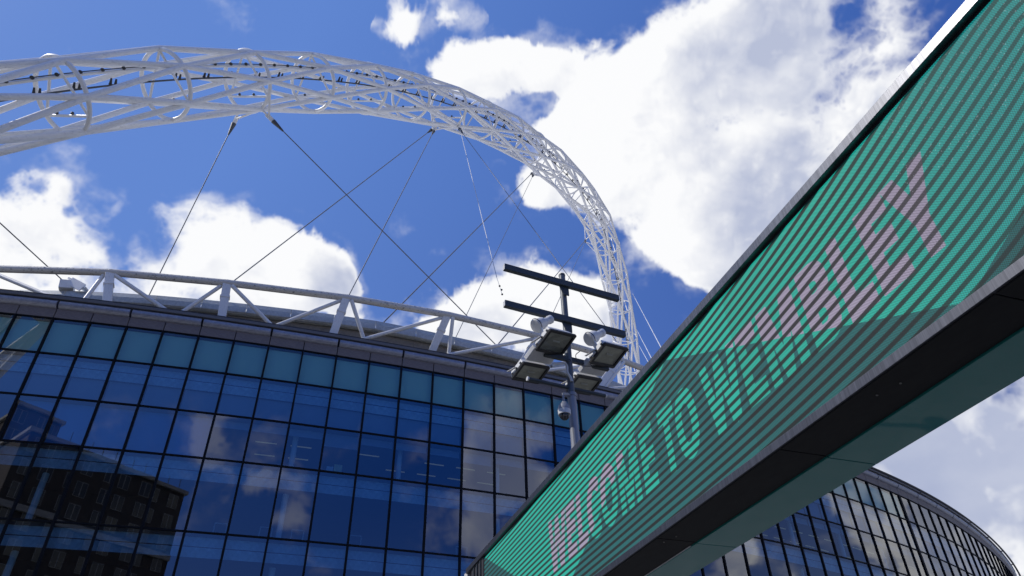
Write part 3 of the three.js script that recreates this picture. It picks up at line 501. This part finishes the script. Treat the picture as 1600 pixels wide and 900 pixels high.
// ---------------------------------------------------------------- led gantry
const K = 0.78, GD = V(-0.32804, 0, -0.94466), GN = V(-0.94466, 0, 0.32804), OFF = -6.5664 * K;
const gp = (a, y, o = 0) => V(GD.x * a + GN.x * (OFF + o), y, GD.z * a + GN.z * (OFF + o));   // a metres away along the gantry, o towards the plaza
const Y0 = 1.6 + 4.40 * K, Y0b = 1.6 + 4.53 * K, Y1 = 1.6 + 7.46 * K, Y1b = 1.6 + 7.50 * K, Y2 = 1.6 + 7.665 * K;
const LEDB = Y0b - 0.02, LEDT = 1.6 + 7.44 * K;
const gantry = thing('led_gantry', 'long overhead gantry with a green led screen reading WELCOME TO WEMBLEY', 'led screen', V(0, 0, 0));
{
  const v0 = (LEDB - 1.6) / K, v1 = (LEDT - 1.6) / K;   // screen heights in the artwork's own units
  // lettering drawn once, then read while the picture of the screen is worked out
  const cw = 1536, ch = 256, A0 = 17.0, A1 = 3.6, L0 = 5.0, L1 = 6.9, cv = document.createElement('canvas'); cv.width = cw; cv.height = ch; const cx = cv.getContext('2d');
  cx.fillStyle = '#000'; cx.fillRect(0, 0, cw, ch); cx.fillStyle = '#fff'; cx.textBaseline = 'alphabetic';
  const X = (a) => (A0 - a) / (A0 - A1) * cw, Yp = (v) => (L1 - v) / (L1 - L0) * ch;
  for (const [w, a, b] of [['WELCOME', 16.76, 11.10], ['TO', 10.87, 9.52], ['WEMBLEY', 9.24, 4.02]]) {
    cx.save(); cx.font = 'bold 120px sans-serif'; const m = cx.measureText(w), wd = m.width; const cap = 120 * 0.729;
    cx.translate(X(a), Yp(5.31)); cx.scale((X(b) - X(a)) / wd, (Yp(5.31) - Yp(6.54)) / cap); cx.strokeStyle = '#fff'; cx.lineWidth = 6; cx.lineJoin = 'miter'; cx.fillText(w, 0, 0); cx.strokeText(w, 0, 0); cx.restore();
  }
  const px = cx.getImageData(0, 0, cw, ch).data;
  const letter = (a, v) => { const x = Math.round(X(a)), y = Math.round(Yp(v)); return x < 0 || y < 0 || x >= cw || y >= ch ? 0 : px[(y * cw + x) * 4] / 255; };
  const tri = (a, v) => { // dark chevrons on the lit background
    for (const [ap, h] of [[22.7, 7.6], [10.25, 7.42], [-2.0, 7.6]]) if (v < h - 0.485 * Math.abs(a - ap)) return 1;
    return 0;
  };
  const segs = [[22.45, 14.0], [14.0, 8.2], [8.2, 4.6], [4.6, -1.5]];
  segs.forEach(([a0, a1], si) => {
    const W = [2048, 2048, 2048, 2048][si], H = [512, 640, 768, 1024][si], em = new Uint8Array(W * H * 4), co = new Uint8Array(W * H * 4);
    for (let j = 0; j < H; j++) for (let i = 0; i < W; i++) {
      const a = lerp(a0, a1, (i + 0.5) / W), v = lerp(v0, v1, (j + 0.5) / H), k = (j * W + i) * 4, ac = Math.max(2.4, a);
      const i1 = 1 / ac, ph = v * (-8.241 + i1 * (8.722 - 41.309 * i1 + 0.903 * v)) + i1 * (-8.346 + i1 * (96.605 + i1 * 143.652)) + 0.683 * Math.log(ac);
      const fr = ph - Math.floor(ph), wob = 0.02 * VAL[(i * 7 + j * 13) & 255];
      const lit = sstep(0.0, 0.10, fr - 0.02 + wob) * sstep(0.0, 0.10, 0.685 - fr + wob);
      const dark = tri(a, v), L = letter(a, v);
      let c = dark ? [0.004, 0.125, 0.130] : [0.008, 0.45, 0.345];
      const c2 = dark ? [0.008, 0.45, 0.345] : [0.38, 0.33, 0.46];
      c = c.map((q, n) => lerp(q, c2[n], L));
      // single diodes: pitch 13 mm, picked out where the texture is fine enough
      const pitch = 0.027, gx = (a / pitch) % 1, gy = (v / pitch) % 1, dot = a < 8.2 ? 0.86 + 0.85 * (Math.sin(a / pitch * 6.283) * Math.sin(v / pitch * 6.283)) : 1;
      let glint = 0; if (a < 4.4 && v > 6.1 && VAL[PERM[(Math.floor(a / 0.013) & 255)] ^ (Math.floor(v / 0.013) & 255)] > 0.96) glint = 0.5;  // pale specks: sun glints painted into the base colour
      const nr = sstep(5.8, 2.6, a), gain = lerp(0.045 + 0.955 * lit, 0.20 + 0.48 * lit, nr) * dot; if (!dark && !L) { c = [c[0], c[1] * (1 - 0.12 * nr), c[2] * (1 + 0.12 * nr)]; }
      for (let n = 0; n < 3; n++) em[k + n] = clamp(Math.round(Math.pow(clamp(c[n] * gain, 0, 1), 1 / 2.2) * 255), 0, 255);
      const g = 0.022 + 0.010 * VAL[(i * 31 + j * 17) & 255] + glint * 0.3; for (let n = 0; n < 3; n++) co[k + n] = Math.round(Math.pow(clamp(g * [1.02, 0.97, 1.02][n], 0, 1), 1 / 2.2) * 255);
      em[k + 3] = co[k + 3] = 255;
    }
    const mk = (d) => { const t = new THREE.DataTexture(d, W, H, THREE.RGBAFormat); t.colorSpace = THREE.SRGBColorSpace; t.magFilter = THREE.LinearFilter; t.minFilter = THREE.LinearMipmapLinearFilter; t.generateMipmaps = true; t.needsUpdate = true; return t; };
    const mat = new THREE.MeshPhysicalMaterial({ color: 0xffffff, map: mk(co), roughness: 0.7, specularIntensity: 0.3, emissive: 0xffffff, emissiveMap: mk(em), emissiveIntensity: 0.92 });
    const P = [gp(a0 * K, LEDB, -0.05), gp(a1 * K, LEDB, -0.05), gp(a1 * K, LEDT, -0.05), gp(a0 * K, LEDT, -0.05)];
    const g = quadGeo([P]); g.setAttribute('uv', new THREE.Float32BufferAttribute([0, 0, 1, 0, 1, 1, 0, 1], 2));
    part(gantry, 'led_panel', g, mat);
  });
  const AE0 = 19.0 * 1.0, AN0 = -1.5 * K;   // far and near ends
  const long = (name, a, b, ylo, yhi, o0, o1, mat) => { // box running along the gantry with metre uvs
    const mid = gp((a + b) / 2, (ylo + yhi) / 2, (o0 + o1) / 2), geo = new RoundedBoxGeometry(Math.abs(a - b), yhi - ylo, Math.abs(o1 - o0), 1, Math.min(0.006, (yhi - ylo) * 0.2));
    const u = geo.attributes.uv, p = geo.attributes.position; for (let i = 0; i < u.count; i++) u.setXY(i, p.getX(i) / 2.2, p.getY(i) + p.getZ(i));
    const m = part(gantry, name, geo, mat); m.position.copy(mid); m.quaternion.setFromRotationMatrix(new THREE.Matrix4().makeBasis(GD.clone().negate(), YUP, GN)); return m;
  };
  long('top_rail', AE0, AN0, Y1b, Y2, -0.22, 0.02, topMetal);
  long('bottom_rail', AE0, AN0, Y0, Y0b, -0.22, 0.02, railMetal);
  long('head_recess', 22.45 * K, AN0, LEDT, Y1b, -0.2, -0.055, M.lampFrame);
  long('back_case', AE0 - 0.02, AN0, Y0 + 0.03, Y2 - 0.02, -1.24, -0.225, M.ledCase);
  // soffit: black plates towards the screen, glossy green plates behind
  const cuts = [AE0, 14.8, 11.6, 8.9, 6.0, 3.1, AN0];
  for (let i = 0; i < cuts.length - 1; i++) {
    long('black_soffit_plate', cuts[i] - 0.006, cuts[i + 1] + 0.006, Y0 - 0.012, Y0 + 0.028, -0.612, -0.006, M.soffitBlack);
    long('green_soffit_plate', cuts[i] - 0.005, cuts[i + 1] + 0.005, Y0 - 0.03, Y0 + 0.028, -1.278, -0.622, greenGloss);
  }
  long('trim_strip', 12.5, 9.05, Y0 - 0.022, Y0 - 0.012, -0.622, -0.602, M.frameWhite);
  for (const [a, o] of [[9.0, -0.16], [8.75, -0.22], [4.7, -0.2], [4.45, -0.26]]) { const b = part(gantry, 'bolt', new THREE.CylinderGeometry(0.012, 0.012, 0.014, 8), M.concrete); b.position.copy(gp(a, Y0 - 0.014, o)); }
  // far end: ribbed end casing and white post; both supports
  long('end_casing', 18.62, 22.47 * K, Y0b, Y1b, -0.2, -0.03, M.ledCase);
  for (const a of [17.75, 18.05, 18.35]) long('casing_rib', a, a - 0.05, Y0b, Y1b - 0.04, -0.03, 0.005, M.mastDark);
  long('end_post', 19.3, 18.98, 0, Y2 - 0.05, -0.5, -0.02, M.lampBody);
  long('support_leg', 18.9, 18.3, 0, Y0, -1.2, -0.4, M.ledCase);
  long('support_leg', -0.6, -1.1, 0, Y0, -1.2, -0.4, M.ledCase);
}

// ---------------------------------------------------------------- housing blocks across the plaza, seen mirrored in the glass
function block(name, label, A, B, depth, height, floors, bays, roofKit) {
  const t = thing(name, label, 'apartment block', A), L = A.distanceTo(B), dx = B.clone().sub(A).divideScalar(L), out = V(dx.z, 0, -dx.x);   // out faces the stadium
  const q = new THREE.Quaternion().setFromRotationMatrix(new THREE.Matrix4().makeBasis(dx.clone().negate(), YUP, out)); t.quaternion.copy(q);
  const box = (nm, x0, x1, y0, y1, z0, z1, m, par = t) => { const o = part(par, nm, PLAIN_BOX, m); o.scale.set(x1 - x0, y1 - y0, z1 - z0); o.position.set(-(x0 + x1) / 2, (y0 + y1) / 2, (z0 + z1) / 2); return o; };
  box('wall', 0, L, 0, height, -depth, 0, M.brick);
  box('roof_slab', -0.4, L + 0.4, height, height + 0.6, -depth, 0.5, M.concrete);
  const fh = height / floors, bw = L / bays;
  for (let f = 0; f < floors; f++) {
    if (f % 4 === 3) box('balcony_band', 0, L, f * fh + fh - 0.9, f * fh + fh, 0.01, 0.45, M.concrete);
    for (let b = 0; b < bays; b++) {
      const x = b * bw + bw * 0.28, y = f * fh + fh * 0.18;
      const fr = new THREE.Group(); fr.name = 'window'; t.add(fr);
      box('window_frame', x - 0.08, x + bw * 0.44 + 0.08, y - 0.08, y + fh * 0.62 + 0.08, 0.01, 0.08, M.concrete, fr);
      box('window_glass', x, x + bw * 0.2, y, y + fh * 0.62, 0.08, 0.10, M.winGlass, fr);
      box('window_glass', x + bw * 0.24, x + bw * 0.44, y, y + fh * 0.62, 0.08, 0.10, M.winGlass, fr);
    }
  }
  if (roofKit) for (let x = 1; x < L; x += 2.2) { const p = part(t, 'roof_post', UNIT_CYL8, M.mastDark); p.scale.set(0.06, 1.6, 0.06); p.position.set(-x, height + 1.4, 0.3); }
  return t;
}
block('apartment_block', 'dark brick apartment block with flat railed roof mirrored in the lower left facade glass', V(-46, 0, 1.9), V(-15.3, 0, 15), 22, 52, 15, 9, true);
block('tower_block', 'plain taller brick tower top mirrored above the railed block in the left glass', V(-52, 0, 15.4), V(-41.9, 0, 20.4), 12, 62, 18, 3, false);

renderer.render(scene, camera);
